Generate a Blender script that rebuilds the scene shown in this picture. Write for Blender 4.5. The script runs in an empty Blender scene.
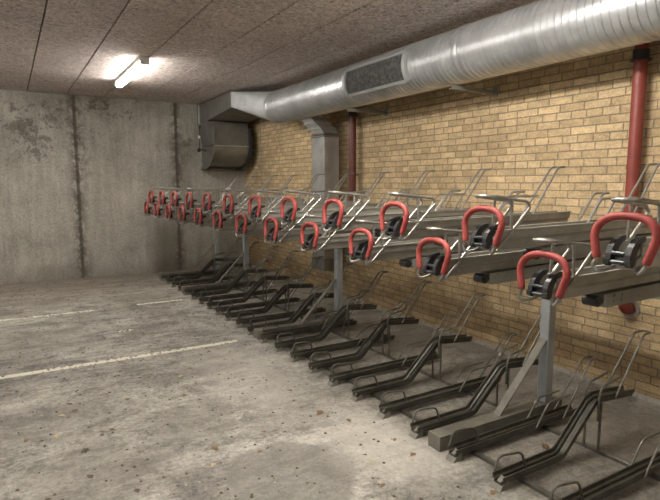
import bpy, math, random
from mathutils import Vector, Matrix
R_ = random.Random(7)
sc = bpy.context.scene
col = sc.collection
PI = math.pi

# ------------------------------------------------------------------ camera
CAM_H = 1.55
cd = bpy.data.cameras.new('camera'); cam = bpy.data.objects.new('camera', cd); col.objects.link(cam)
PITCH, YAW, FPX = 0.1217, 0.5364, 541.0
Fw = Vector((math.sin(YAW)*math.cos(PITCH), math.cos(YAW)*math.cos(PITCH), -math.sin(PITCH)))
cam.location = (0, 0, CAM_H)
cam.rotation_euler = Fw.to_track_quat('-Z', 'Y').to_euler()
cd.sensor_fit = 'HORIZONTAL'; cd.sensor_width = 36; cd.lens = FPX/660*36
cd.clip_start = 0.05
sc.camera = cam

# ------------------------------------------------------------------ world, exposure
w = bpy.data.worlds.new('world'); sc.world = w; w.use_nodes = True
w.node_tree.nodes['Background'].inputs[0].default_value = (0.9, 0.85, 0.75, 1)
w.node_tree.nodes['Background'].inputs[1].default_value = 0.05
vs = sc.view_settings
sc.display_settings.display_device = 'sRGB'
vs.view_transform = 'Standard'; vs.look = 'None'; vs.gamma = 1.0; vs.use_curve_mapping = False
vs.exposure = 2.30
LAMP_POWER = 17.0            # emission of the fluorescent diffusers
LAMP_COL = (1.0, 0.955, 0.885)
# battens: x, y centre, strength factor (first one is the lamp in the photograph)
LAMPS = [(1.41, 7.20, 0.95), (1.41, 2.35, 2.2), (1.41, -2.2, 1.0), (-1.7, 7.2, 1.3), (-1.7, 2.35, 1.1), (-4.8, 4.8, 0.6)]  # last batten is unseen, added to even out the light

# room numbers
XW, YB, HC = 3.889, 9.697, 2.951
XL_, YF = -7.0, -3.2

# ------------------------------------------------------------------ node helpers
def mat(name):
    m = bpy.data.materials.new(name); m.use_nodes = True
    nt = m.node_tree; b = nt.nodes['Principled BSDF']
    return m, nt, b
def nd(nt, t, **kw):
    n = nt.nodes.new(t)
    for k, v in kw.items():
        if k.startswith('i_'):
            key = k[2:]
            key = int(key) if key.isdigit() else key.replace('_', ' ')
            n.inputs[key].default_value = v
        else: setattr(n, k, v)
    return n
def lk(nt, a, b): nt.links.new(a, b)
def coord(nt, scale=(1,1,1), loc=(0,0,0)):
    g = nd(nt, 'ShaderNodeNewGeometry')
    mp = nd(nt, 'ShaderNodeMapping'); mp.inputs['Scale'].default_value = scale; mp.inputs['Location'].default_value = loc
    lk(nt, g.outputs['Position'], mp.inputs['Vector']); return mp.outputs['Vector']
def ocoord(nt, scale=(1,1,1)):
    g = nd(nt, 'ShaderNodeTexCoord')
    mp = nd(nt, 'ShaderNodeMapping'); mp.inputs['Scale'].default_value = scale
    lk(nt, g.outputs['Object'], mp.inputs['Vector']); return mp.outputs['Vector']
def noise(nt, vec, scale, detail=4, rough=0.6, dist=0.0):
    n = nd(nt, 'ShaderNodeTexNoise'); n.inputs['Scale'].default_value = scale
    n.inputs['Detail'].default_value = detail; n.inputs['Roughness'].default_value = rough
    n.inputs['Distortion'].default_value = dist
    lk(nt, vec, n.inputs['Vector']); return n.outputs['Fac']
def ramp(nt, fac, stops, interp='LINEAR'):
    r = nd(nt, 'ShaderNodeValToRGB'); cr = r.color_ramp; cr.interpolation = interp
    while len(cr.elements) < len(stops): cr.elements.new(0.5)
    for e, (p, c) in zip(cr.elements, stops):
        e.position = p; e.color = (c[0], c[1], c[2], 1) if hasattr(c, '__len__') else (c, c, c, 1)
    lk(nt, fac, r.inputs['Fac']); return r.outputs['Color']
def mixc(nt, fac, a, b, blend='MIX'):
    m = nd(nt, 'ShaderNodeMix'); m.data_type = 'RGBA'; m.blend_type = blend
    for s, v in ((m.inputs[0], fac), (m.inputs[6], a), (m.inputs[7], b)):
        if hasattr(v, 'is_output') or hasattr(v, 'links'): lk(nt, v, s)
        elif hasattr(v, '__len__'): s.default_value = (v[0], v[1], v[2], 1)
        else: s.default_value = v
    return m.outputs[2]
def mth(nt, op, a, b=None, clamp=False):
    m = nd(nt, 'ShaderNodeMath'); m.operation = op; m.use_clamp = clamp
    for s, v in ((m.inputs[0], a), (m.inputs[1], b)):
        if v is None: continue
        if hasattr(v, 'links'): lk(nt, v, s)
        else: s.default_value = v
    return m.outputs[0]
def bump(nt, b, h, strength, dist=0.01):
    n = nd(nt, 'ShaderNodeBump'); n.inputs['Strength'].default_value = strength; n.inputs['Distance'].default_value = dist
    lk(nt, h, n.inputs['Height']); lk(nt, n.outputs['Normal'], b.inputs['Normal'])
def band(nt, v, c, wd, soft):
    """1 inside |v-c|<wd, falling to 0 over soft"""
    d = mth(nt, 'ABSOLUTE', mth(nt, 'SUBTRACT', v, c))
    return mth(nt, 'SUBTRACT', 1.0, mth(nt, 'DIVIDE', mth(nt, 'SUBTRACT', d, wd), soft, ), clamp=True)

# ------------------------------------------------------------------ materials
def make_brick():
    m, nt, b = mat('yellow_brick')
    g = nd(nt, 'ShaderNodeNewGeometry'); s = nd(nt, 'ShaderNodeSeparateXYZ'); lk(nt, g.outputs['Position'], s.inputs[0])
    c = nd(nt, 'ShaderNodeCombineXYZ'); lk(nt, s.outputs['Y'], c.inputs[0]); lk(nt, s.outputs['Z'], c.inputs[1])
    wob = nd(nt, 'ShaderNodeTexNoise'); wob.inputs['Scale'].default_value = 14; lk(nt, c.outputs[0], wob.inputs['Vector'])
    off = nd(nt, 'ShaderNodeVectorMath', operation='MULTIPLY_ADD'); lk(nt, wob.outputs['Color'], off.inputs[0])
    off.inputs[1].default_value = (0.006, 0.006, 0); lk(nt, c.outputs[0], off.inputs[2])
    def bt(c1, c2, mort, bias):
        t = nd(nt, 'ShaderNodeTexBrick'); lk(nt, off.outputs[0], t.inputs['Vector'])
        t.offset = 0.5; t.squash = 0.62; t.squash_frequency = 3; t.offset_frequency = 2
        t.inputs['Scale'].default_value = 1.0; t.inputs['Brick Width'].default_value = 0.215
        t.inputs['Row Height'].default_value = 0.0625; t.inputs['Mortar Size'].default_value = 0.0048
        t.inputs['Mortar Smooth'].default_value = 0.25; t.inputs['Bias'].default_value = bias
        t.inputs['Color1'].default_value = (*c1, 1); t.inputs['Color2'].default_value = (*c2, 1); t.inputs['Mortar'].default_value = (*mort, 1)
        return t
    t = bt((0.70, 0.54, 0.325), (0.49, 0.36, 0.21), (0.31, 0.25, 0.17), -0.1)
    v = coord(nt)
    big = ramp(nt, noise(nt, v, 1.1, 3), [(0.3, 0.80), (0.7, 1.08)])
    fine = ramp(nt, noise(nt, v, 60, 5, 0.75), [(0.25, 0.5), (0.6, 1.16)])
    patch = ramp(nt, noise(nt, coord(nt, (1, 1, 2.6)), 7.5, 3, 0.6), [(0.35, (0.86, 0.84, 0.82)), (0.65, (1.10, 1.08, 1.02))])
    cc = mixc(nt, 1.0, t.outputs['Color'], big, 'MULTIPLY'); cc = mixc(nt, 0.8, cc, fine, 'MULTIPLY'); cc = mixc(nt, 1.0, cc, patch, 'MULTIPLY')
    # darker towards the foot of the wall
    low = ramp(nt, mth(nt, 'ADD', s.outputs['Z'], mth(nt, 'MULTIPLY', noise(nt, v, 3, 4), 0.25)), [(0.13, (0.62, 0.58, 0.52)), (0.45, (1, 1, 1))])
    cc = mixc(nt, 1.0, cc, low, 'MULTIPLY')
    lk(nt, cc, b.inputs['Base Color']); b.inputs['Roughness'].default_value = 0.9
    h = mth(nt, 'ADD', mth(nt, 'MULTIPLY', t.outputs['Fac'], -1.0), mth(nt, 'MULTIPLY', noise(nt, v, 70, 4, 0.7), 0.5))
    bump(nt, b, h, 1.0, 0.010)
    return m
def make_wall_concrete():
    m, nt, b = mat('stained_wall_concrete')
    v = coord(nt); g = nd(nt, 'ShaderNodeSeparateXYZ'); lk(nt, v, g.inputs[0]); X, Z = g.outputs['X'], g.outputs['Z']
    base = ramp(nt, noise(nt, v, 1.3, 6, 0.62, 0.4), [(0.30, (0.25, 0.235, 0.20)), (0.5, (0.39, 0.37, 0.32)), (0.70, (0.50, 0.475, 0.415))])
    fine = ramp(nt, noise(nt, v, 30, 6, 0.8), [(0.3, 0.62), (0.6, 1.1)])
    cc = mixc(nt, 1.0, base, fine, 'MULTIPLY')
    streak = ramp(nt, noise(nt, coord(nt, (6, 6, 0.7)), 1.6, 5, 0.7), [(0.35, 0.78), (0.6, 1.05)])
    cc = mixc(nt, 0.8, cc, streak, 'MULTIPLY')
    # seams between castings, with dark leakage round them
    wob = mth(nt, 'MULTIPLY', mth(nt, 'SUBTRACT', noise(nt, v, 5, 5, 0.7), 0.5), 0.10)
    Xw = mth(nt, 'ADD', X, wob)
    for (cx, wd, soft, dk) in ((1.008, 0.02, 0.13, 0.60), (2.62, 0.02, 0.12, 0.62), (-4.4, 0.02, 0.1, .6)):
        f = mth(nt, 'MULTIPLY', band(nt, Xw, cx, wd, soft), ramp_f(nt, noise(nt, v, 7, 8, 0.8), 0.46, 0.52))
        cc = mixc(nt, mth(nt, 'MULTIPLY', f, 0.85), cc, (0.10*dk*1.6, 0.09*dk*1.6, 0.07*dk*1.6))
        f2 = band(nt, X, cx, 0.016, 0.018)
        cc = mixc(nt, mth(nt, 'MULTIPLY', f2, 0.8), cc, (0.07, 0.06, 0.05))
    # blotches of worn skim towards the upper left
    bl = mth(nt, 'MULTIPLY', ramp_f(nt, noise(nt, v, 2.3, 9, 0.80, 0.2), 0.57, 0.61), ramp_f(nt, mth(nt, 'ADD', mth(nt, 'MULTIPLY', Z, 0.3), 0.0), 0.40, 0.7))
    cc = mixc(nt, mth(nt, 'MULTIPLY', bl, 0.80), cc, (0.12, 0.108, 0.088))
    dx = mth(nt, 'DIVIDE', mth(nt, 'SUBTRACT', X, 0.45), 0.55); dz = mth(nt, 'DIVIDE', mth(nt, 'SUBTRACT', Z, 2.42), 0.42)
    dd = mth(nt, 'SQRT', mth(nt, 'ADD', mth(nt, 'MULTIPLY', dx, dx), mth(nt, 'MULTIPLY', dz, dz)))
    nn_ = ramp_f(nt, mth(nt, 'SUBTRACT', noise(nt, v, 5.5, 9, 0.80, 0.25), mth(nt, 'MULTIPLY', dd, 0.10)), 0.44, 0.49)
    cc = mixc(nt, mth(nt, 'MULTIPLY', nn_, 0.7), cc, (0.12, 0.112, 0.095))
    # darker foot, and darker low down by the second seam
    foot = mth(nt, 'SUBTRACT', 1.0, ramp_f(nt, mth(nt, 'ADD', Z, mth(nt, 'MULTIPLY', noise(nt, v, 3, 5), 0.3)), 0.10, 0.42))
    cc = mixc(nt, mth(nt, 'MULTIPLY', foot, 0.55), cc, (0.15, 0.13, 0.10))
    seam_low = mth(nt, 'MULTIPLY', band(nt, Xw, 2.45, 0.12, 0.3), mth(nt, 'SUBTRACT', 1.0, ramp_f(nt, Z, 0.75, 1.1)))
    cc = mixc(nt, mth(nt, 'MULTIPLY', seam_low, 0.65), cc, (0.13, 0.115, 0.09))
    # pin holes
    vo = nd(nt, 'ShaderNodeTexVoronoi'); vo.inputs['Scale'].default_value = 7; lk(nt, v, vo.inputs['Vector'])
    pin = mth(nt, 'SUBTRACT', 1.0, ramp_f(nt, vo.outputs['Distance'], 0.04, 0.09))
    cc = mixc(nt, mth(nt, 'MULTIPLY', pin, 0.6), cc, (0.09, 0.08, 0.07))
    lk(nt, cc, b.inputs['Base Color']); b.inputs['Roughness'].default_value = 0.88
    h = mth(nt, 'ADD', noise(nt, v, 30, 8, 0.75), mth(nt, 'MULTIPLY', noise(nt, v, 3, 5), 1.5))
    h = mth(nt, 'SUBTRACT', h, mth(nt, 'MULTIPLY', band(nt, X, 1.008, 0.012, 0.008), 1.5))
    h = mth(nt, 'SUBTRACT', h, mth(nt, 'MULTIPLY', band(nt, X, 2.62, 0.012, 0.008), 1.5))
    bump(nt, b, h, 0.5, 0.012)
    return m
def ramp_f(nt, v, a, b_):
    mr = nd(nt, 'ShaderNodeMapRange'); mr.clamp = True
    mr.inputs['From Min'].default_value = a; mr.inputs['From Max'].default_value = b_
    lk(nt, v, mr.inputs['Value']); return mr.outputs['Result']
def make_floor():
    m, nt, b = mat('dirty_floor_concrete')
    v = coord(nt)
    base = ramp(nt, noise(nt, v, 1.1, 12, 0.74, 0.25), [(0.34, (0.22, 0.203, 0.172)), (0.47, (0.30, 0.281, 0.243)), (0.57, (0.385, 0.363, 0.316)), (0.7, (0.45, 0.427, 0.375))])
    mid = ramp(nt, noise(nt, coord(nt, (1, 1, 1), (5, 3, 0)), 5.0, 12, 0.85, 0.3), [(0.40, 0.48), (0.51, 1.0), (0.64, 1.2)])
    fine = ramp(nt, noise(nt, v, 34, 6, 0.85), [(0.34, 0.40), (0.56, 1.2)])
    cc = mixc(nt, 1.0, base, mid, 'MULTIPLY'); cc = mixc(nt, 0.85, cc, fine, 'MULTIPLY')
    # worn tyre tracks, long faint smears along the bay direction
    sm = ramp(nt, noise(nt, coord(nt, (0.5, 2.4, 1)), 1.7, 6, 0.7, 0.3), [(0.43, 0.66), (0.53, 1.06)])
    cc = mixc(nt, 0.8, cc, sm, 'MULTIPLY')
    s = nd(nt, 'ShaderNodeSeparateXYZ'); lk(nt, v, s.inputs[0])
    wob = mth(nt, 'MULTIPLY', mth(nt, 'SUBTRACT', noise(nt, v, 2.2, 7, 0.75), 0.5), 0.7)
    def blob(cx, cy, rx, ry, soft):
        dx = mth(nt, 'DIVIDE', mth(nt, 'SUBTRACT', s.outputs['X'], cx), rx); dy = mth(nt, 'DIVIDE', mth(nt, 'SUBTRACT', s.outputs['Y'], cy), ry)
        d = mth(nt, 'SQRT', mth(nt, 'ADD', mth(nt, 'MULTIPLY', dx, dx), mth(nt, 'MULTIPLY', dy, dy)))
        return mth(nt, 'SUBTRACT', 1.0, ramp_f(nt, mth(nt, 'ADD', d, wob), 1.0-soft, 1.0+soft))
    for (cx, cy, rx, ry, soft, k, c_) in ((1.22, 2.45, 0.34, 0.40, 0.05, 0.62, (0.17, 0.16, 0.138)), (0.98, 3.35, 0.26, 0.30, 0.07, 0.40, (0.19, 0.178, 0.152)),
                                       (0.30, 3.0, 0.35, 0.35, 0.3, 0.40, (0.18, 0.165, 0.14)), (0.1, 3.9, 0.5, 0.3, 0.4, 0.3, (0.19, 0.175, 0.15)), (-0.1, 6.0, 0.7, 0.5, 0.4, 0.4, (0.19, 0.17, 0.14)),
                                       (3.3, 1.75, 0.5, 0.35, 0.4, 0.6, (0.13, 0.115, 0.09)), (3.3, 2.9, 0.45, 0.3, 0.4, 0.5, (0.14, 0.12, 0.095)), (3.3, 4.1, .5, .5, .4, .5, (.15, .13, .1)),  # shade cast under the rack, painted into the floor colour
                                       (1.85, 2.5, 0.30, 0.45, 0.4, -0.5, (0.55, 0.52, 0.45)), (1.6, 4.0, 0.35, 0.8, 0.4, -0.4, (0.52, 0.49, 0.43))):  # lamplit floor in front of the rack, painted in as lighter patches
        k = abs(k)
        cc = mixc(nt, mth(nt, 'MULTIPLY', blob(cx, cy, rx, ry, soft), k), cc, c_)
    # grime collected under the rack
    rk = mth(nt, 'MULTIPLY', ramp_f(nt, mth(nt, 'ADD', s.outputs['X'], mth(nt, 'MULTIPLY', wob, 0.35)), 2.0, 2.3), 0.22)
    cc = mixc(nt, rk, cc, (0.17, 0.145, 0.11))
    # dirt strip at the back wall
    bk = mth(nt, 'MULTIPLY', ramp_f(nt, mth(nt, 'ADD', s.outputs['Y'], wob), 6.8, 9.3), 0.6)
    cc = mixc(nt, bk, cc, (0.22, 0.18, 0.135))
    # specks
    vo = nd(nt, 'ShaderNodeTexVoronoi'); vo.inputs['Scale'].default_value = 22; lk(nt, v, vo.inputs['Vector'])
    sp = mth(nt, 'MULTIPLY', mth(nt, 'SUBTRACT', 1.0, ramp_f(nt, vo.outputs['Distance'], 0.10, 0.2)), ramp_f(nt, noise(nt, v, 2.0, 5, 0.7), 0.48, 0.62))
    cc = mixc(nt, mth(nt, 'MULTIPLY', sp, 0.7), cc, (0.10, 0.085, 0.065))
    vo2 = nd(nt, 'ShaderNodeTexVoronoi'); vo2.inputs['Scale'].default_value = 13; lk(nt, coord(nt, (1, 1, 1), (3, 1, 0)), vo2.inputs['Vector'])
    sp2 = mth(nt, 'MULTIPLY', mth(nt, 'SUBTRACT', 1.0, ramp_f(nt, vo2.outputs['Distance'], 0.06, 0.12)), ramp_f(nt, noise(nt, v, 1.6, 5, 0.7), 0.5, 0.6))
    cc = mixc(nt, mth(nt, 'MULTIPLY', sp2, 0.6), cc, (0.66, 0.62, 0.53))
    lk(nt, cc, b.inputs['Base Color']); b.inputs['Roughness'].default_value = 0.82
    bump(nt, b, mth(nt, 'ADD', noise(nt, v, 40, 7, 0.8), noise(nt, v, 6, 5)), 0.8, 0.010)
    return m
def make_ceiling():
    m, nt, b = mat('wood_wool_board')
    v = coord(nt)
    n1 = noise(nt, v, 26, 4, 0.8, 1.2)
    c = ramp(nt, n1, [(0.33, (0.18, 0.148, 0.135)), (0.47, (0.56, 0.48, 0.445)), (0.62, (0.90, 0.80, 0.745))])
    big = ramp(nt, noise(nt, v, 1.0, 4), [(0.3, 0.85), (0.7, 1.1)])
    lk(nt, mixc(nt, 1.0, c, big, 'MULTIPLY'), b.inputs['Base Color']); b.inputs['Roughness'].default_value = 0.95
    bump(nt, b, n1, 1.0, 0.02)
    return m
def plain(name, c1, c2, rough=0.5, metal=0.0, scale=12, bs=0.0, spec=0.5):
    m, nt, b = mat(name); v = coord(nt)
    lk(nt, ramp(nt, noise(nt, v, scale, 5, 0.7), [(0.32, c1), (0.68, c2)]), b.inputs['Base Color'])
    b.inputs['Roughness'].default_value = rough; b.inputs['Metallic'].default_value = metal
    b.inputs['Specular IOR Level'].default_value = spec
    if bs: bump(nt, b, noise(nt, v, scale*3, 4), bs, 0.003)
    return m
M = {}
M['brick'] = make_brick(); M['wallc'] = make_wall_concrete(); M['floor'] = make_floor(); M['ceil'] = make_ceiling()
M['gap'] = plain('dark_gap', (0.04, 0.035, 0.03), (0.06, 0.05, 0.04), 0.9)
M['galv'] = plain('galvanised_sheet', (0.46, 0.475, 0.48), (0.68, 0.695, 0.70), 0.32, 0.75, 5)
M['galvmatt'] = plain('matt_galvanised_sheet', (0.36, 0.37, 0.37), (0.50, 0.51, 0.51), 0.6, 0.4, 5)
M['galvdark'] = plain('dull_galvanised_sheet', (0.22, 0.215, 0.20), (0.34, 0.33, 0.30), 0.42, 0.7, 4)
M['rail'] = plain('dusty_aluminium', (0.28, 0.27, 0.235), (0.42, 0.405, 0.355), 0.48, 0.3, 6)
M['carrier'] = plain('dull_grey_steel', (0.24, 0.235, 0.21), (0.34, 0.335, 0.30), 0.5, 0.25, 6)
M['rod'] = plain('galvanised_rod', (0.27, 0.26, 0.23), (0.42, 0.405, 0.365), 0.34, 0.6, 20)
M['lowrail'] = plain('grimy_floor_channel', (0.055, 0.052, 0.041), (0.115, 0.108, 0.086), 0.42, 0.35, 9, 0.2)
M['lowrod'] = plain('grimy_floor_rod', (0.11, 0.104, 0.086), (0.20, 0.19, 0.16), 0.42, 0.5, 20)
M['post'] = plain('galvanised_post', (0.34, 0.365, 0.375), (0.46, 0.485, 0.495), 0.45, 0.35, 9)
M['base'] = plain('grimy_base_steel', (0.15, 0.14, 0.115), (0.25, 0.235, 0.195), 0.55, 0.3, 8)
M['red'] = plain('red_foam_sleeve', (0.26, 0.037, 0.032), (0.37, 0.062, 0.05), 0.62, 0, 30, 0.25)
M['black'] = plain('black_plastic', (0.016, 0.017, 0.018), (0.035, 0.036, 0.037), 0.38, 0, 15)
M['brownpipe'] = plain('brown_red_painted_pipe', (0.10, 0.022, 0.016), (0.15, 0.035, 0.026), 0.4, 0, 9)
M['redpipe'] = plain('red_painted_pipe', (0.19, 0.034, 0.024), (0.27, 0.052, 0.036), 0.45, 0, 9)
M['redgrey'] = plain('bare_collar', (0.35, 0.33, 0.3), (0.5, 0.48, 0.44), 0.6)
M['paint'] = plain('worn_white_paint', (0.62, 0.59, 0.47), (0.78, 0.75, 0.62), 0.75, 0, 9)
M['white'] = plain('white_plastic', (0.72, 0.72, 0.70), (0.8, 0.8, 0.78), 0.4)
M['vent'] = plain('dark_filter_mesh', (0.015, 0.014, 0.013), (0.13, 0.125, 0.12), 0.85, 0.0, 30, 0.6)
M['leaf1'] = plain('brown_leaf', (0.13, 0.075, 0.035), (0.25, 0.155, 0.075), 0.8, 0, 40)
M['leaf2'] = plain('dark_leaf', (0.06, 0.045, 0.03), (0.13, 0.09, 0.055), 0.8, 0, 40)
M['leaf3'] = plain('pale_leaf', (0.40, 0.30, 0.15), (0.52, 0.42, 0.25), 0.8, 0, 40)
def emis(name, k):
    m, nt, b = mat(name)
    b.inputs['Base Color'].default_value = (0.9, 0.9, 0.88, 1); b.inputs['Emission Color'].default_value = (*LAMP_COL, 1)
    b.inputs['Emission Strength'].default_value = k
    return m

# ------------------------------------------------------------------ mesh helpers
class MB:
    def __init__(s): s.v = []; s.f = []; s.sm = []
    def add(s, vs_, fs, smooth=False):
        o = len(s.v); s.v += [tuple(x) for x in vs_]; s.f += [tuple(o+i for i in f) for f in fs]; s.sm += [smooth]*len(fs); return s
    def box(s, x0, x1, y0, y1, z0, z1, bev=0.0):
        if bev <= 0:
            v = [(x, y, z) for x in (x0, x1) for y in (y0, y1) for z in (z0, z1)]
            f = [(0,1,3,2),(4,6,7,5),(0,4,5,1),(2,3,7,6),(0,2,6,4),(1,5,7,3)]
            return s.add(v, f)
        # chamfered box
        c = [(x0+x1)/2, (y0+y1)/2, (z0+z1)/2]; h = [(x1-x0)/2, (y1-y0)/2, (z1-z0)/2]
        b_ = min(bev, *[q*0.99 for q in h]); vid = {}; v = []
        for sx in (-1, 1):
            for sy in (-1, 1):
                for sz in (-1, 1):
                    for ax in range(3):
                        sg = (sx, sy, sz); p = [c[i]+sg[i]*(h[i]-(0 if i == ax else b_)) for i in range(3)]
                        vid[(sx, sy, sz, ax)] = len(v); v.append(p)
        f = []
        for ax in range(3):
            a, d = [(1, 2), (2, 0), (0, 1)][ax]
            for sg in (-1, 1):
                q = []
                for (p, r) in ((-1,-1),(1,-1),(1,1),(-1,1)):
                    k = [0,0,0]; k[ax] = sg; k[a] = p; k[d] = r; q.append(vid[(*k, ax)])
                f.append(tuple(q if sg > 0 else q[::-1]))
            for p in (-1, 1):
                for r in (-1, 1):
                    k0 = [0,0,0]; k1 = [0,0,0]; k0[ax] = -1; k1[ax] = 1; k0[a] = k1[a] = p; k0[d] = k1[d] = r
                    f.append((vid[(*k0, a)], vid[(*k1, a)], vid[(*k1, d)], vid[(*k0, d)]))
        for sx in (-1, 1):
            for sy in (-1, 1):
                for sz in (-1, 1): f.append(tuple(vid[(sx, sy, sz, i)] for i in range(3)))
        return s.add(v, f)
    def prism(s, poly, axis, a, b):
        """poly: 2-D outline; axis 'x': poly=(y,z), 'y': poly=(x,z), 'z': poly=(x,y)"""
        def p3(p, t): return (t, p[0], p[1]) if axis == 'x' else (p[0], t, p[1]) if axis == 'y' else (p[0], p[1], t)
        n = len(poly); v = [p3(p, a) for p in poly]+[p3(p, b) for p in poly]
        f = [tuple(range(n))[::-1], tuple(range(n, 2*n))]+[(i, (i+1) % n, n+(i+1) % n, n+i) for i in range(n)]
        return s.add(v, f)
    def tube(s, pts, r, n=8, fillet=0.0, caps=True, closed=False):
        pts = [Vector(p) for p in pts]
        if fillet > 0: pts = rounded(pts, fillet)
        k = len(pts); rings = []; up = None
        for i, p in enumerate(pts):
            a = pts[max(i-1, 0)]; b = pts[min(i+1, k-1)]
            t = (b-a).normalized()
            if up is None:
                up = Vector((0, 0, 1)) if abs(t.z) < 0.9 else Vector((0, 1, 0))
            sd = t.cross(up).normalized(); up = sd.cross(t).normalized()
            rr = r[i] if isinstance(r, (list, tuple)) else r
            rings.append([p+(sd*math.cos(2*PI*j/n)+up*math.sin(2*PI*j/n))*rr for j in range(n)])
        v = [q for ring in rings for q in ring]; f = []
        for i in range(k-1):
            for j in range(n): f.append((i*n+j, i*n+(j+1) % n, (i+1)*n+(j+1) % n, (i+1)*n+j))
        s.add(v, f, True)
        if caps: s.add(rings[0], [tuple(range(n))[::-1]]); s.add(rings[-1], [tuple(range(n))])
        return s
    def sweepxz(s, path, prof):
        """profile (y, n) swept along an x-z path with mitred joints; n is measured across the path"""
        P = [Vector((p[0], 0, p[1])) for p in path]; k = len(P); n = len(prof); v = []
        for i, p in enumerate(P):
            d0 = (P[i]-P[i-1]).normalized() if i else None; d1 = (P[i+1]-P[i]).normalized() if i < k-1 else None
            t = ((d0 or d1)+(d1 or d0)).normalized(); nn = Vector((-t.z, 0, t.x))
            c = 1.0/max(0.3, nn.dot(Vector((-(d1 or d0).z, 0, (d1 or d0).x))))
            for (y, h) in prof: v.append(p+Vector((0, y, 0))+nn*h*c)
        f = [(i*n+j, i*n+(j+1) % n, (i+1)*n+(j+1) % n, (i+1)*n+j) for i in range(k-1) for j in range(n)]
        f += [tuple(range(n))[::-1], tuple(range((k-1)*n, k*n))]
        return s.add(v, f)
    def cyl(s, c, axis, r, h, n=16):
        c = Vector(c); d = {'x': Vector((1,0,0)), 'y': Vector((0,1,0)), 'z': Vector((0,0,1))}[axis]
        return s.tube([c-d*h/2, c+d*h/2], r, n)
    def build(s, name, m, parent=None, loc=None):
        me = bpy.data.meshes.new(name); me.from_pydata(s.v, [], s.f)
        for p, q in zip(me.polygons, s.sm): p.use_smooth = q
        import bmesh
        bm = bmesh.new(); bm.from_mesh(me); bmesh.ops.recalc_face_normals(bm, faces=bm.faces); bm.to_mesh(me); bm.free()
        me.materials.append(m); o = bpy.data.objects.new(name, me); col.objects.link(o)
        if parent: o.parent = parent
        if loc: o.location = loc
        return o
def rounded(pts, r, seg=6):
    out = [pts[0]]
    for i in range(1, len(pts)-1):
        a, p, b = pts[i-1], pts[i], pts[i+1]
        da, db = (a-p), (b-p); q = min(r, da.length*0.49, db.length*0.49)
        A = p+da.normalized()*q; B = p+db.normalized()*q
        for k in range(seg+1):
            t = k/seg; out.append(A*(1-t)**2+p*2*t*(1-t)+B*t*t)
    out.append(pts[-1]); return out
def tag(o, label, cat=None, group=None, kind=None):
    if label: o['label'] = label
    if cat: o['category'] = cat
    if group: o['group'] = group
    if kind: o['kind'] = kind
    return o
def empty(name, loc, label, cat, group=None):
    o = bpy.data.objects.new(name, None); col.objects.link(o); o.location = loc; o.empty_display_size = 0.1
    return tag(o, label, cat, group)
def copy_tree(o, parent=None):
    c = o.copy(); col.objects.link(c); c.parent = parent
    for ch in [x for x in kids.get(o.name, [])]: copy_child(ch, c)
    return c
kids = {}
def collect(root):
    for o in bpy.data.objects:
        if o.parent: kids.setdefault(o.parent.name, [])
        if o.parent and o not in kids[o.parent.name]: kids[o.parent.name].append(o)
def copy_child(ch, parent):
    d = ch.copy(); col.objects.link(d); d.parent = parent
    for g in kids.get(ch.name, []): copy_child(g, d)
def struct(name, mb, m): return tag(mb.build(name, m), None, kind='structure')

# ------------------------------------------------------------------ the setting
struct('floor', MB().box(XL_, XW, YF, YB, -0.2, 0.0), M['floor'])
struct('wall_back', MB().box(XL_-0.2, XW+0.25, YB, YB+0.2, -0.2, HC+0.2), M['wallc'])
struct('wall_right', MB().box(XW, XW+0.25, YF, YB, -0.2, HC+0.2), M['brick'])
struct('wall_left', MB().box(XL_-0.2, XL_, YF, YB, -0.2, HC+0.2), M['wallc'])
struct('wall_front', MB().box(XL_-0.2, XW+0.25, YF-0.2, YF, -0.2, HC+0.2), M['wallc'])
# ceiling: boards laid in strips, with open joints under a dark soffit
cm = MB(); g = 0.0055
xs = [0.362-0.5484*k for k in range(14, 0, -1)]+[0.362, 0.910, 1.460, 2.034, 2.541, 3.09, 3.64, XW]
xs = [x for x in xs if x > XL_]; xs = [XL_]+xs
yoff = {0.362: 5.44, 0.910: 4.73, 1.460: 6.15, 2.034: 5.55, 2.541: 4.9, 3.09: 5.9}
def seams_for(i):
    x0 = xs[i]
    key = min(yoff, key=lambda q: abs(q-x0)); base = yoff[key] if abs(key-x0) < 0.05 else 4.2+((i*0.83) % 1.2)
    if abs(x0-(0.362-0.5484)) < 0.05: base = 6.13
    out = []; y = base-1.21*12
    while y < YB: out.append(y); y += 1.21
    return [q for q in out if YF < q < YB]
for i in range(len(xs)-1):
    ys = [YF]+seams_for(i)+[YB]
    for a, b in zip(ys, ys[1:]):
        dz = R_.uniform(-0.0006, 0.0006)
        cm.box(xs[i]+g, xs[i+1]-g, a+g*0.6, b-g*0.6, HC+dz+0.0025, HC+0.04, 0.004)
struct('ceiling', cm, M['ceil'])
struct('trim_1', MB().box(XL_, XW, YF, YB, HC+0.045, HC+0.2), M['gap'])
# mortar fillet where brick wall and floor meet
sk = MB(); pts = []
y = YF
while y < YB:
    y2 = min(YB, y+0.3); wd = 0.018+R_.random()*0.014
    sk.prism([(XW-wd, 0.0), (XW, 0.0), (XW, 0.022+R_.random()*0.01), (XW-wd*0.7, 0.012)], 'y', y, y2); y = y2
struct('trim_2', sk, M['paint'] if False else M['wallc'])

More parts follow.
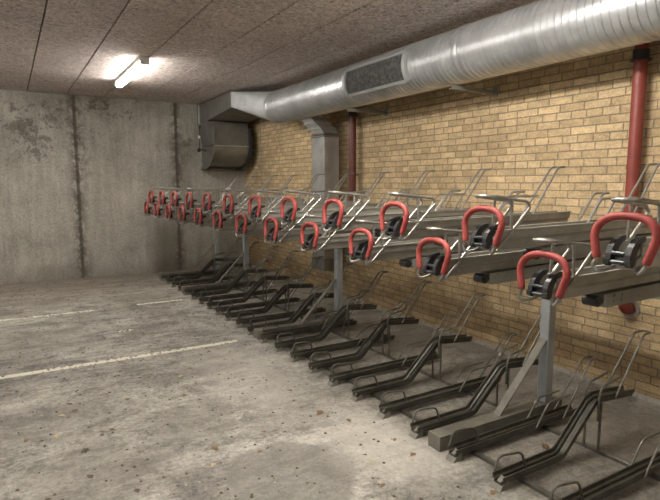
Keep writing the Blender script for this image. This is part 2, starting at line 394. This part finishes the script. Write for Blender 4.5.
# painted bay lines, worn into ragged cells
def line(x0, x1, yc, wd, keep, seed, label):
    r = random.Random(seed); mb = MB(); c = 0.02; nx = int((x1-x0)/c); ny = max(3, int(wd/c))
    for i in range(nx):
        ph = 0.5+0.5*math.sin(i*0.13+seed)*math.sin(i*0.041+2*seed)
        for j in range(ny):
            edge = (j == 0 or j == ny-1)
            if r.random() < keep*(0.80 if edge else 1.0)*(1.0 if (keep > .9 and not edge) else 0.75+0.3*ph):
                xa = x0+i*c; ya = yc-wd/2+j*wd/ny
                jx, jy = r.uniform(-.003, .003), r.uniform(-.002, .002)
                mb.box(xa+jx-0.001, xa+c+jx+0.001, ya+jy-0.001, ya+wd/ny+jy+0.001, 0.0, 0.0008)
    o = mb.build('painted_line', M['paint']); tag(o, label, 'road marking', 'painted bay lines')
line(-2.8, 1.90, 4.965, 0.075, 0.97, 1, 'long white parking bay line on the floor nearest the camera')
line(-2.8, 0.85, 7.11, 0.07, 0.60, 2, 'faded white bay line on the floor further back, at the left edge')
line(1.36, 1.95, 7.17, 0.06, 0.93, 3, 'short bright stretch of white paint ending beside the far rack channels')
line(0.93, 1.08, 5.93, 0.05, 0.80, 4, 'small stray dash of white paint between the two bay lines')

# ------------------------------------------------------------------ lamps
def lamp(x, y, k, label):
    t = empty('ceiling_lamp', (x, y, HC), label, 'lamp', 'fluorescent battens on the ceiling')
    MB().prism([(-0.05, -0.045), (0.05, -0.045), (0.045, 0.0), (-0.045, 0.0)], 'y', -0.80, 0.80).build('housing', M['white'], t)
    pr = [(-0.047, -0.045)]+[(0.047*math.cos(a), -0.062-0.036*math.sin(a)) for a in [PI-PI*i/10 for i in range(11)]]+[(0.047, -0.045)]
    MB().prism(pr, 'y', -0.775, 0.775).build('diffuser', emis('lamp_diffuser', LAMP_POWER*k), t)
    for s_ in (-1, 1):
        MB().box(-0.052, 0.052, min(s_*0.775, s_*0.79), max(s_*0.775, s_*0.79), -0.085, 0.0, 0.008).build('end_cap', M['white'], t)
for i, (x, y, k) in enumerate(LAMPS):
    lamp(x, y, k, 'lit white fluorescent batten on the ceiling near the back wall' if i == 0 else 'lit white fluorescent batten assumed on the ceiling, unseen outside the view')

# ------------------------------------------------------------------ ventilation
DX, DZ, DR = 3.383, 2.626, 0.220
duct = empty('round_duct', (DX, 0, DZ), 'large round spiral galvanised duct under the ceiling along the brick wall', 'duct')
v = []; f = []; n = 96; y = -1.6; rows = []
while y < 7.12:
    for dy, dr in ((0, 0), (0.038, 0), (0.042, 0.007), (0.050, 0.007)): rows.append((y+dy, DR-0.002+dr))
    y += 0.054
for (yy, rr) in rows: v += [(rr*math.cos(2*PI*j/n), yy, rr*math.sin(2*PI*j/n)) for j in range(n)]
for i in range(len(rows)-1):
    for j in range(n): f.append((i*n+j, i*n+(j+1) % n, (i+1)*n+(j+1) % n, (i+1)*n+j))
MB().add(v, f, False).build('duct_tube', M['galv'], duct)
for yy in (1.52, 4.0-0.62, 7.08):
    mb = MB(); prof = [(-0.03, 0.002), (-0.026, 0.010), (-0.006, 0.007), (0, 0.010), (0.006, 0.007), (0.026, 0.007), (0.03, 0.002)]
    vv = [((DR+q)*math.cos(2*PI*j/n), yy+p, (DR+q)*math.sin(2*PI*j/n)) for (p, q) in prof for j in range(n)]
    ff = [(i*n+j, i*n+(j+1) % n, (i+1)*n+(j+1) % n, (i+1)*n+j) for i in range(len(prof)-1) for j in range(n)]
    mb.add(vv, ff, True).build('coupling', M['galv'], duct)
# grille let into the side of the duct: curved frame and dark mesh
def curved(mb, y0, y1, a0, a1, r0, r1, ns=8):
    vv = []
    for i in range(ns+1):
        a = math.radians(a0+(a1-a0)*i/ns)
        for yy in (y0, y1):
            for rr in (r0, r1): vv.append((-rr*math.cos(a), yy, rr*math.sin(a)))
    ff = []
    for i in range(ns):
        o = i*4
        for (p, q) in ((0, 1), (1, 3), (3, 2), (2, 0)): ff.append((o+p, o+q, o+4+q, o+4+p))
    ff += [(0, 1, 3, 2), (ns*4, ns*4+1, ns*4+3, ns*4+2)]
    mb.add(vv, ff)
GA0, GA1, GY0, GY1 = -34, 24, 4.01, 4.975
gr = MB(); curved(gr, GY0, GY1, GA0, GA1, DR+0.001, DR+0.014); vent = gr.build('grille', M['vent'], duct)
tag(vent, 'dark mesh grille')
fr = MB()
curved(fr, GY0-0.045, GY0, GA0-4, GA1+4, DR, DR+0.034); curved(fr, GY1, GY1+0.045, GA0-4, GA1+4, DR, DR+0.034)
curved(fr, GY0, GY1, GA0-7, GA0, DR, DR+0.026, 2); curved(fr, GY0, GY1, GA1, GA1+7, DR, DR+0.026, 2)
fr.build('grille_frame', M['galvmatt'], vent)

# transition box and square to round piece in the corner
tb = empty('duct_transition', (3.4, 8.3, HC), 'galvanised box duct under the ceiling joining the round duct in the far corner', 'duct')
b = MB(); b.prism([(-0.33, -0.02), (-0.33, -0.25), (0.9, -0.345), (1.385, -0.345), (1.385, -0.02)], 'x', -0.40, 0.33)
b.build('box_section', M['galvdark'], tb)
mb = MB(); y0, y1 = -0.33, -1.17; n2 = 40; v = []
sq = [(0.33, -0.02), (-0.40, -0.02), (-0.40, -0.25), (0.33, -0.25)]
v = [(q[0], y0, q[1]) for q in sq]+[(DX-3.4+(DR-0.001)*math.cos(2*PI*j/n2), y1, DZ-HC+(DR-0.001)*math.sin(2*PI*j/n2)) for j in range(n2)]
ff = []; q4 = n2//4
for c_ in range(4):
    for k in range(q4): ff.append((c_, 4+(c_*q4+k) % n2, 4+(c_*q4+k+1) % n2))
    ff.append((c_, 4+((c_+1)*q4) % n2, (c_+1) % 4))
mb.add(v, ff)
mb.build('round_reducer', M['galvmatt'], tb)
fl = MB()
fl.box(-0.412, -0.401, 1.25, 1.275, -0.35, -0.02)
fl.build('flange', M['galv'], tb)
# drop duct and elbow against the back wall
eb = empty('duct_elbow', (3.36, 9.385, HC-0.347), 'dark sheet metal duct bend hanging below the box duct at the back wall', 'duct')
mb = MB()
v = [(-0.36, -0.33, -0.002), (0.34, -0.33, -0.002), (0.34, 0.25, -0.002), (-0.36, 0.25, -0.002),
     (-0.36, -0.35, -0.06), (0.34, -0.35, -0.06), (0.34, 0.25, -0.06), (-0.36, 0.25, -0.06),
     (-0.29, -0.40, -0.40), (0.34, -0.40, -0.40), (0.34, 0.25, -0.40), (-0.29, 0.25, -0.40)]
mb.add(v, [(0,1,2,3),(8,9,10,11)]+[(a+o, (a+1) % 4+o, (a+1) % 4+4+o, a+4+o) for o in (0, 4) for a in range(4)]).build('tapered_drop', M['galvdark'], eb)
arc = [(0.297, -0.40)]+[(0.10-0.50*math.cos(t_), -0.42-0.34*math.sin(t_)) for t_ in [PI/2*i/12 for i in range(13)]]+[(0.297, -0.76)]
MB().prism(arc, 'x', -0.29, 0.33).build('curved_bend', M['galvdark'], eb)
def arcband(r, x0, x1):
    o_ = [(0.10-(0.50+r)*math.cos(t_), -0.42-(0.34+r)*math.sin(t_)) for t_ in [PI/2*i/12 for i in range(13)]]
    i_ = [(0.10-(0.49)*math.cos(t_), -0.42-(0.33)*math.sin(t_)) for t_ in [PI/2*i/12 for i in range(13)]]
    q = [(-0.40-r, -0.10)]+o_+[(0.297, -0.76-r), (0.297, -0.75)]+i_[::-1]+[(-0.39, -0.10)]
    return MB().prism(q, 'x', x0, x1)
fg = arcband(0.04, 0.33, 0.375).build('seam_flange', M['black'], eb); arcband(0.03, -0.312, -0.29).build('seam_flange', M['galvdark'], eb)
MB().box(-0.31, 0.36, -0.41, -0.385, -0.415, -0.40).build('cross_seam', M['galv'], eb)
MB().box(-0.31, 0.36, 0.02, 0.10, -0.785, -0.76).build('lower_lip', M['black'], eb)
dm = MB(); dm.tube([(-0.40, 0.05, -0.08), (-0.41, 0.05, -0.45)], 0.007); dm.tube([(-0.41, 0.05, -0.45), (-0.30, 0.0, -0.48)], 0.012); dm.cyl((-0.42, 0.05, -0.47), 'x', 0.03, 0.04)
dm.tube([(-0.36, 0.1, -0.05), (-0.40, 0.05, -0.08)], 0.008)
dm.build('damper_linkage', M['black'], eb)
MB().box(-0.425, -0.395, 0.03, 0.07, -0.27, -0.22, 0.004).build('linkage_clip', M['white'], eb)

# vertical branch duct on the brick wall
vd = empty('vertical_duct', (3.69, 6.28, 0.40), 'rectangular galvanised duct running down the brick wall beside the red brown pipe', 'duct')
MB().box(-0.14, 0.085, -0.16, 0.16, 0.16, 1.75, 0.003).build('shaft', M['galv'], vd)
MB().box(-0.15, 0.10, -0.17, 0.17, 0.0, 0.16, 0.004).build('foot_box', M['galvdark'], vd)
cl = MB(); cl.box(-0.155, 0.095, -0.175, 0.175, 1.75, 1.775, 0.003); cl.box(-0.148, 0.09, -0.168, 0.168, 1.785, 1.805, 0.003); cl.box(-0.147, 0.09, -0.167, 0.167, 0.78, 0.79)
cl.build('joint_collar', M['galvdark'], vd)
# segmented offset up to the round duct
of = MB(); prev = None
for i in range(5):
    t_ = i/4; y_ = 0.26*t_**1.2; z_ = 1.80+0.27*t_; x_ = -0.12*t_; hw = 0.15+0.015*(i % 2)
    ring = [(x_-0.14, y_-hw, z_), (x_+0.085, y_-hw, z_), (x_+0.085, y_+hw, z_+0.02), (x_-0.14, y_+hw, z_+0.02)]
    if prev: of.add(prev+ring, [(a, (a+1) % 4, (a+1) % 4+4, a+4) for a in range(4)])
    prev = ring
    if 0 < i < 4: of.box(x_-0.15, x_+0.095, y_-hw-0.012, y_+hw+0.012, z_-0.008, z_+0.012)
of.build('offset_bend', M['galv'], vd)

# brackets carrying the duct
def bracket(y_, label):
    t = empty('duct_bracket', (XW, y_, 2.36), label, 'bracket', 'steel wall brackets under the round duct')
    mb = MB(); mb.box(-0.55, -0.001, -0.018, 0.018, 0.0, 0.006); mb.box(-0.55, -0.001, -0.018, -0.012, 0.006, 0.034); mb.build('arm', M['carrier'], t)
    MB().box(-0.008, -0.001, -0.03, 0.03, -0.02, 0.08).build('wall_plate', M['carrier'], t)
bracket(3.59, 'dark steel bracket under the round duct, midway between the two red pipes')
bracket(5.25, 'dark steel bracket under the round duct just right of the thin red pipe')

# thin cable on the brick wall
tag(MB().tube([(XW-0.006, 8.91, 1.25), (XW-0.006, 8.91, 2.70)], 0.005, 6).build('wall_cable', M['carrier']), 'thin vertical cable on the brick wall beside the far duct bend', 'cable')
# red pipes
def pipe(x, y_, r, zb, label, pm):
    t = empty('heating_pipe', (x, y_, zb), label, 'pipe')
    MB().tube([(0, 0, 0.10), (0, 0, HC-0.002-zb)], r, 20).build('pipe_run', pm, t)
    mb = MB(); q = XW-x; k = 6
    pts = [(0, 0, 0.10), (0, 0, 0.04)]+[((0.05)*(1-math.cos(a)), 0, 0.04-0.055*math.sin(a)) for a in [PI/2*i/8 for i in range(1, 9)]]+[(q-0.002, 0, -0.015)]
    mb.tube(pts, r, 20).build('elbow', pm, t)
    MB().tube([(q-0.022, 0, -0.015), (q-0.003, 0, -0.015)], r*1.55, 24).build('wall_collar', M['redgrey'], t)
    MB().tube([(0, 0, 2.40-zb), (0, 0, 2.46-zb)], r*1.18, 24).build('coupling', M['black'], t)
    MB().tube([(0, 0, 2.39-zb), (0, 0, 2.398-zb)], r*1.55, 24).build('clamp_ring', M['black'], t)
    sm_ = MB(); sm_.tube([(0, 0, 1.65-zb), (0, 0, 1.68-zb)], r*1.08, 24); sm_.tube([(r, 0, 1.665-zb), (q-0.001, 0, 1.665-zb)], 0.006); sm_.build('pipe_clip', pm, t)
pipe(3.80, 2.215, 0.044, 0.66, 'thick bright red pipe on the brick wall near the right edge', M['redpipe'])
pipe(3.79, 5.82, 0.046, 0.66, 'dark red brown pipe on the brick wall right of the rectangular duct', M['brownpipe'])

# ------------------------------------------------------------------ the two tier rack
def yj(j): return 1.134+0.3332*j
ROD = 0.0075
# ---- upper tray prototype, origin at (1.9, y, gutter underside)
def make_upper():
    t = empty('upper_bike_tray', (1.9, 0, 0), 'x', 'bike rack tray', 'upper row trays')
    L = 1.485
    prof = [(-0.028, 0), (0.028, 0), (0.036, 0.006), (0.038, 0.040), (0.054, 0.056), (0.056, 0.090), (0.064, 0.092), (0.064, 0.098), (0.046, 0.098), (0.046, 0.060),
            (0.030, 0.046), (0.026, 0.010), (-0.026, 0.010), (-0.030, 0.046), (-0.046, 0.060), (-0.046, 0.098), (-0.064, 0.098), (-0.064, 0.092), (-0.056, 0.090), (-0.054, 0.056), (-0.038, 0.040), (-0.036, 0.006)]
    MB().sweepxz([(0.02, 0.0), (L, 0.022)], prof).build('gutter', M['rail'], t)
    # telescopic carrier under the gutter
    c = MB(); c.prism([(0.36, -0.006), (0.36, -0.052), (0.378, -0.068), (1.37, -0.062), (1.40, 0.0), (1.40, 0.016)], 'y', -0.042, 0.042)
    car = c.build('carrier_rail', M['carrier'], t)
    bo = MB()
    for (bx, bz) in ((0.44, -0.02), (0.44, -0.046), (0.50, -0.02), (0.50, -0.046)):
        for s_ in (-1, 1): bo.cyl((bx, s_*0.044, bz), 'y', 0.006, 0.006, 8)
    bo.build('bolts', M['rod'], car)
    ro = MB(); ro.cyl((0.335, 0, -0.036), 'y', 0.026, 0.066, 18); ro.box(0.325, 0.362, -0.040, 0.040, -0.045, -0.028)
    ro.build('roller', M['black'], car)
    # handle: bent rod with red sleeve, arch across the tray
    hx = -0.045
    arch = [(-0.092, 0.036), (-0.104, 0.075), (-0.116, 0.122), (-0.112, 0.152), (-0.092, 0.178), (-0.058, 0.193), (-0.015, 0.198), (0.03, 0.196), (0.068, 0.184), (0.096, 0.160), (0.107, 0.126), (0.100, 0.085), (0.088, 0.040)]
    o_y = -0.012
    ap = [(hx+0.02*(z/0.2), y_+o_y, z) for (y_, z) in arch]
    h = MB()
    h.tube([(0.04, -0.036, 0.012), (0.0, -0.050, -0.004), (hx, -0.075+o_y*1.0, 0.0), (hx+0.004, ap[0][1], ap[0][2]-0.01)]+ap+[(hx+0.003, 0.092, 0.016), (hx+0.005, 0.080, -0.012), (hx+0.03, 0.060, -0.006), (0.05, 0.036, 0.02)], ROD, 8, 0.025)
    hd = h.build('handle', M['rod'], t)
    gp = [Vector(p) for p in ap]; sm_ = []
    for i in range(len(gp)-1):                      # Catmull-Rom smoothing
        p0 = gp[max(i-1, 0)]; p1 = gp[i]; p2 = gp[i+1]; p3 = gp[min(i+2, len(gp)-1)]
        for k in range(4):
            u = k/4; sm_.append(0.5*((2*p1)+(p2-p0)*u+(2*p0-5*p1+4*p2-p3)*u*u+(3*p1-p0-3*p2+p3)*u**3))
    sm_.append(gp[-1])
    MB().tube(sm_, [0.0125]+[0.0148]*(len(sm_)-2)+[0.0125], 12).build('red_grip', M['red'], hd)
    # black plastic wheel catcher
    fin = []
    outer = [(-0.070, 0.004), (-0.066, 0.034), (-0.048, 0.062), (-0.018, 0.084), (0.018, 0.096), (0.052, 0.098)]
    inner = [(0.054, 0.080), (0.024, 0.072), (-0.002, 0.054), (-0.018, 0.028), (-0.026, 0.0)]
    k = MB()
    for s_ in (-1, 1): k.prism(outer+inner, 'y', s_*0.036-0.011, s_*0.036+0.011)
    for s_ in (-1, 1): k.prism([(-0.072, -0.004), (-0.052, -0.012), (-0.030, 0.0), (-0.05, 0.02), (-0.072, 0.014)], 'y', s_*0.040-0.010, s_*0.040+0.010)
    k.box(-0.070, -0.045, -0.027, 0.027, -0.002, 0.012, 0.004)
    for p_ in (k,): p_.v = [(-0.045+(a+0.073)*0.78, b_, c+0.026) for (a, b_, c) in p_.v]
    cat = k.build('wheel_catcher', M['black'], t)
    k2 = MB(); k2.box(-0.066, -0.040, -0.027, 0.027, 0.030, 0.044, 0.004)
    k2.prism([(-0.045, 0.0), (0.03, 0.0), (0.015, 0.035), (-0.01, 0.042), (-0.035, 0.03)], 'y', -0.024, 0.024)
    k2.v = [(-0.045+(a+0.073)*0.78, b_, c+0.026) for (a, b_, c) in k2.v]
    k2.build('catcher_block', M['black'], cat)
    # wheel guide: rod bent into a U seen from above, bending down to the gutter front
    a, e = 0.052, 0.056
    gl = MB()
    gl.tube([(0.02, -e, 0.0), (0.24, -e, 0.200), (0.222, -e+0.002, 0.226), (0.10, -e+0.004, 0.240), (-0.03, -e+0.014, 0.254), (-0.045, 0, 0.256),
             (-0.03, e-0.014, 0.254), (0.10, e-0.004, 0.240), (0.222, e-0.002, 0.226), (0.24, e, 0.200), (0.02, e, 0.0)], ROD, 8, 0.035)
    gd = gl.build('wheel_guide', M['rod'], t)
    for s_ in (-1, 1): MB().tube([(0.115, s_*0.050, 0.236), (0.115, s_*0.058, 0.07)], ROD*0.9, 8).build('guide_leg', M['rod'], gd)
    tp = MB(); tp.prism([(-0.04, -0.012), (-0.02, -0.048), (0.085, -0.054), (0.075, -0.040), (0.0, -0.032), (-0.02, 0), (0.0, 0.032), (0.075, 0.040), (0.085, 0.054), (-0.02, 0.048), (-0.04, 0.012)], 'z', 0.255, 0.258)
    tpo = tp.build('guide_plate', M['rod'], gd); tpo.rotation_euler = (0, 0.10, 0); tpo.location = (0.0, 0, 0.002)
    rear_guides(t, 0.105, M['rod'], 0.0)
    return t
def rear_guides(t, zt, m, dx, raised=False):
    """low side rods and tall rear hoop; zt is the top of the channel, x measured from 1.9"""
    e = 0.041
    for s_ in (-1, 1):
        if raised: pts = [(0.925, s_*(e+0.004), zt-0.12), (0.925, s_*(e+0.004), zt+0.02), (0.955, s_*e, zt+0.075), (1.13, s_*e, zt+0.105)]
        else: pts = [(0.83, s_*e, zt-0.02), (0.93, s_*e, zt+0.105), (0.955, s_*e, zt+0.122), (1.15, s_*e, zt+0.128)]
        MB().tube(pts, ROD*0.9, 8, 0.04).build('side_rod', m, t)
    a = 0.029
    MB().tube([(1.09, -e, zt-0.02), (1.350, -a, zt+0.300), (1.372, -a, zt+0.318), (1.44, -a*0.9, zt+0.320), (1.452, 0, zt+0.320), (1.44, a*0.9, zt+0.320), (1.372, a, zt+0.318), (1.350, a, zt+0.300), (1.09, e, zt-0.02)], ROD*0.95, 8, 0.022).build('rear_hoop', m, t)

ORD = ['first', 'second', 'third', 'fourth', 'fifth', 'sixth', 'seventh', 'eighth', 'ninth', 'tenth', 'eleventh', 'twelfth']
upper = make_upper(); collect(upper)
rz = MB(); rz.box(1.31, 1.316, -0.03, 0.03, -0.244, -0.064); rz.box(1.316, 1.36, -0.03, -0.024, -0.244, -0.064); rz.box(1.316, 1.36, 0.024, 0.03, -0.244, -0.064)
riser = rz.build('riser_bracket', M['carrier'])
for j in range(24):
    o = upper if j == 0 else copy_tree(upper)
    hi = j % 2 == 0
    o.location = (1.9, yj(j)+(-0.012 if hi else -0.014), 1.240 if hi else 1.066)
    k = j//2
    if hi:
        rb = riser if j == 0 else riser.copy()
        if j: col.objects.link(rb)
        rb.parent = o
    o['label'] = ('%s from the right in the higher row of upper bike trays with red loop handles' if hi else '%s from the right in the lower row of upper bike trays with red loop handles') % ORD[k]
    o['group'] = 'higher row of upper trays' if hi else 'lower row of upper trays'

# ---- floor channels
lprof = [(-0.026, 0), (0.026, 0), (0.028, 0.016), (0.036, 0.022), (0.038, 0.046), (0.031, 0.046), (0.029, 0.026), (0.019, 0.020), (0.017, 0.007), (-0.017, 0.007), (-0.019, 0.020), (-0.029, 0.026), (-0.031, 0.046), (-0.038, 0.046), (-0.036, 0.022), (-0.028, 0.016)]
def front_hoop(t):
    MB().tube([(0.185, 0.040, 0.060), (0.215, 0.040, 0.145), (0.355, 0.012, 0.145), (0.385, 0.0, 0.040)], ROD*0.9, 8, 0.03).build('front_hoop', M['lowrod'], t)
def foot(t, mb=None):
    MB().prism([(0.150, 0.0), (0.215, 0.0), (0.215, 0.050), (0.175, 0.03)], 'y', -0.033, 0.033).build('end_foot', M['base'], t)
def make_low():
    t = empty('floor_bike_channel', (1.9, 0, 0), 'x', 'bike rack channel')
    MB().sweepxz([(0.17, 0.026), (1.27, 0.040)], lprof).build('channel', M['lowrail'], t)
    foot(t); front_hoop(t); rear_guides(t, 0.070, M['lowrod'], 0)
    return t
def make_raised():
    t = empty('raised_bike_channel', (1.9, 0, 0), 'x', 'bike rack channel')
    MB().sweepxz([(0.17, 0.026), (0.645, 0.034), (0.68, 0.05), (0.93, 0.282), (0.975, 0.298), (1.29, 0.272)], lprof).build('channel', M['lowrail'], t)
    foot(t); front_hoop(t); rear_guides(t, 0.325, M['lowrod'], 0, True)
    for s_ in (-1, 1): MB().tube([(0.945, s_*0.045, 0.024), (0.945, s_*0.047, 0.31)], ROD, 8).build('support_leg', M['lowrod'], t)
    return t
low = make_low(); rai = make_raised(); kids.clear(); collect(None)
nl = nr = 0
for j in range(1, 24):
    y_ = 1.80+0.3332*(j-2)
    if j % 2:
        o = low if nl == 0 else copy_tree(low); lab = '%s flat floor bike channel from the camera end of the rack' % ORD[nl]; nl += 1; gp = 'flat floor channels'
    else:
        o = rai if nr == 0 else copy_tree(rai); lab = '%s raised floor bike channel with a kink, from the camera end' % ORD[nr]; nr += 1; gp = 'raised floor channels'
    o.location = (1.9, y_, 0); o['label'] = lab; o['group'] = gp

# ---- posts on base beams
posts_y = [2.285, 4.952, 7.617, 8.95]
plab = ['nearest galvanised rack post on its floor beam with diagonal brace', 'second rack post from the right, with floor beam and brace', 'third rack post from the right, with floor beam and brace', 'farthest rack post, beside the back wall, with floor beam and brace']
for y_, lb in zip(posts_y, plab):
    t = empty('rack_post', (3.05, y_, 0), lb, 'post', 'rack posts')
    b = MB(); b.prism([(-0.050, 0.0), (-0.042, 0.0), (-0.042, 0.082), (0.042, 0.082), (0.042, 0.0), (0.050, 0.0), (0.050, 0.090), (-0.050, 0.090)], 'x', -0.98, 0.12)
    b.box(-0.98, -0.974, -0.042, 0.042, 0.004, 0.082)
    b.build('base_beam', M['base'], t)
    p_ = MB(); p_.box(-0.035, 0.035, -0.035, 0.035, 0.09, 1.0, 0.004); p_.build('post', M['post'], t)
    q = MB(); q.tube([(-0.035, 0, 0.40), (-0.035, 0, 0.40001)], 0.001) if False else None
    a_, b_ = Vector((-0.46, 0, 0.088)), Vector((-0.036, 0, 0.52)); d = (b_-a_).normalized(); nn = Vector((-d.z, 0, d.x))
    vs_ = [a_+nn*0.004+Vector((0, s1*0.027, 0)) for s1 in (-1, 1)]+[a_-nn*0.004+Vector((0, s1*0.027, 0)) for s1 in (1, -1)]
    ve = [b_+nn*0.004+Vector((0, s1*0.027, 0)) for s1 in (-1, 1)]+[b_-nn*0.004+Vector((0, s1*0.027, 0)) for s1 in (1, -1)]
    MB().add(vs_+ve, [(0,1,2,3),(7,6,5,4)]+[(i, (i+1) % 4, 4+(i+1) % 4, 4+i) for i in range(4)]).build('brace', M['base'], t)
    MB().box(0.036, 0.153, -0.03, 0.03, 0.90, 0.98, 0.004).build('head_arm', M['post'], t)
# ---- long beams, and bars on the floor
ends = [0.75]+posts_y+[9.2]
fb = 0
names_ = ['nearest bay', 'bay between the first two posts', 'bay between the second and third posts', 'bay between the last two posts', 'short end bay by the back wall']
for a, b_, nm in zip(ends, ends[1:], names_):
    for x, w_ in ((2.232, 'front'), (2.862, 'rear')):
        mb = MB(); mb.prism([(x-0.014, 0.0), (x+0.014, 0.0), (x+0.014, 0.018), (x+0.010, 0.022), (x-0.010, 0.022), (x-0.014, 0.018)], 'y', a+0.056, b_-0.056)
        tag(mb.build('floor_bar', M['lowrod']), '%s steel floor bar under the channels in the %s' % (w_, nm), 'bar', 'floor bars of the rack')
for a, b_ , nm in zip([0.8]+posts_y[1:3], posts_y[1:3]+[9.2], ('near', 'middle', 'far')):
    mb = MB(); mb.box(3.205, 3.265, a+0.002, b_-0.002, 0.885, 0.995, 0.004)
    tag(mb.build('support_beam', M['carrier']), 'grey steel beam under the upper trays, %s stretch' % nm, 'beam', 'beams under the upper trays')

# ------------------------------------------------------------------ leaves and grit
def unproj(px, py):
    r = Vector((math.cos(YAW), -math.sin(YAW), 0)); u = r.cross(Fw)
    d = Fw+r*((px-330)/FPX)-u*((py-250)/FPX); t_ = -CAM_H/d.z
    return d.x*t_, d.y*t_
def leaf_mesh(seed):
    r = random.Random(seed); mb = MB(); n = 9; L = 1.0
    top = []; bot = []; mid = []
    curl = r.uniform(0.15, 0.45)
    for i in range(n):
        t_ = i/(n-1); wd = 0.30*math.sin(PI*min(1, t_*1.02))**0.8*(1+0.25*math.sin(9*t_+seed))
        z = curl*0.35*math.sin(PI*t_)*r.uniform(0.7, 1.3)
        x = (t_-0.5)*L
        mid.append((x, 0, z*0.5+0.01)); top.append((x, wd+0.002, z+0.06*r.random()+0.01)); bot.append((x, -wd-0.002, z+0.10*r.random()*curl+0.01))
    v = mid+top+bot; f = []
    for i in range(n-1): f += [(i, i+1, n+i+1, n+i), (i, 2*n+i, 2*n+i+1, i+1)]
    lo = [(x, y_, z-0.012) for (x, y_, z) in v]; o = len(v)
    f2 = [tuple(o+i for i in q[::-1]) for q in f]
    rim = list(range(n, 2*n))+list(range(3*n-1, 2*n-1, -1))
    f3 = [(rim[i], rim[(i+1) % len(rim)], o+rim[(i+1) % len(rim)], o+rim[i]) for i in range(len(rim))]
    mb.add(v+lo, f+f2+f3); mb.tube([(-0.5, 0, 0.01), (-0.72, 0.05, 0.02)], 0.018, 5)
    mb.v = [(x, y_, z+0.004) for (x, y_, z) in mb.v]
    zmin = min(q[2] for q in mb.v); mb.v = [(x, y_, z-zmin) for (x, y_, z) in mb.v]
    return mb
lmesh = []
for i, mn in enumerate(['leaf1', 'leaf2', 'leaf3', 'leaf1', 'leaf2', 'leaf2']):
    o = leaf_mesh(i+3).build('dead_leaf', M[mn]); lmesh.append(o)
used = [False]*len(lmesh)
def put_leaf(x, y_, size, kind, label, group):
    src = lmesh[kind]
    if not used[kind]: o = src; used[kind] = True
    else: o = src.copy(); col.objects.link(o)
    o.location = (x, y_, 0.0005); o.scale = (size, size, size); o.rotation_euler = (0, 0, R_.uniform(0, 6.28))
    tag(o, label, 'leaf', group)
BIG = [(320, 413, 0.075, 0, 'curled brown leaf on the floor left of the nearest painted channel tips'), (348, 420.6, 0.05, 3, 'brown leaf just right of the largest curled leaf in mid floor'),
       (413, 455, 0.05, 0, 'brown leaf on bare floor in front of the nearest rack base beam'), (215, 449, 0.06, 3, 'reddish brown leaf lying on the dark stained patch of floor'),
       (56, 437, 0.055, 2, 'pale tan leaf on the lower left of the floor'), (85, 451, 0.06, 4, 'dark curled leaf just below the pale tan leaf at lower left'),
       (333, 385, 0.05, 2, 'yellow brown leaf by the tip of a raised channel'), (62, 416, 0.045, 2, 'pale leaf above the pale tan leaf at lower left'), 
       (90, 477, 0.05, 4, 'dark leaf near the bottom left of the floor'), (137, 491, 0.045, 1, 'dark leaf at the bottom edge of the floor'),
       (545, 447, 0.07, 3, 'brown leaf on the floor bar beside the nearest post'), (566, 437, 0.0, 0, ''), (602, 418, 0.05, 0, 'orange brown leaf behind the nearest raised channel'),
       (493, 493, 0.05, 3, 'brown leaf against the tip of the nearest raised channel')]
for (px, py, s_, k, lb) in BIG:
    if s_ == 0: continue
    x, y_ = unproj(px, py); put_leaf(x, y_, s_, k, lb, 'large dead leaves')
SMALL = [(102, 432), (112, 430), (143, 443), (144, 376), (232, 413), (190, 369), (295, 387), (42, 441), (75, 411), (60, 404), (68, 404), (17, 392), (383, 486), (144, 384), (20, 353), (70, 366), (135, 338), (200, 400), (213, 333), (120, 345), (60, 330), (365, 455), (395, 440), (60, 296), (20, 318), (260, 452), (48, 500)]
for (px, py) in SMALL:
    x, y_ = unproj(px, py); put_leaf(x, y_, R_.uniform(0.025, 0.045), R_.choice([0, 1, 3, 4, 5]), 'small dead brown leaf scattered on the open concrete floor', 'small dead leaves')
for i in range(240):
    if i < 150: x, y_ = R_.uniform(-1.7, 1.9), 2.0+7.3*R_.random()**0.75
    else: x, y_ = R_.uniform(-1.5, 2.0), 9.45-1.5*R_.random()**2
    if x/max(y_, .1) < -0.25: x = abs(x)
    put_leaf(x, y_, R_.uniform(0.02, 0.05), R_.choice([0, 0, 1, 3, 3, 4, 5, 2, 2]), 'small dead brown leaf scattered on the open concrete floor', 'small dead leaves')
gm = MB()
for i in range(1500):
    x = R_.uniform(-1.6, 2.0); y_ = 1.2+8.3*R_.random()
    s_ = R_.uniform(0.003, 0.011)
    gm.add([(x-s_, y_-s_*.6, 0), (x+s_*.8, y_-s_, 0), (x+s_, y_+s_*.7, 0), (x-s_*.5, y_+s_, 0), (x, y_, s_*0.8)], [(0,1,4),(1,2,4),(2,3,4),(3,0,4),(3,2,1,0)])
tag(gm.build('floor_grit', M['leaf2']), 'dark grit and crumbs strewn over the concrete floor', 'grit', kind='stuff')
# small white ball resting among the channels
wb = MB(); n = 12
x, y_ = unproj(269.5, 286)
import bmesh
bmb = bmesh.new(); bmesh.ops.create_icosphere(bmb, subdivisions=3, radius=0.03)
for vv in bmb.verts: vv.co *= 1+0.08*math.sin(vv.co.x*160+1)*math.cos(vv.co.y*130); vv.co.z *= 0.85
me = bpy.data.meshes.new('paper_ball'); bmb.to_mesh(me); bmb.free(); me.materials.append(M['white'])
o = bpy.data.objects.new('paper_ball', me); col.objects.link(o); o.location = (x+0.02, y_-0.05, 0.0255)
tag(o, 'small white crumpled ball on the floor between the far channels', 'litter')
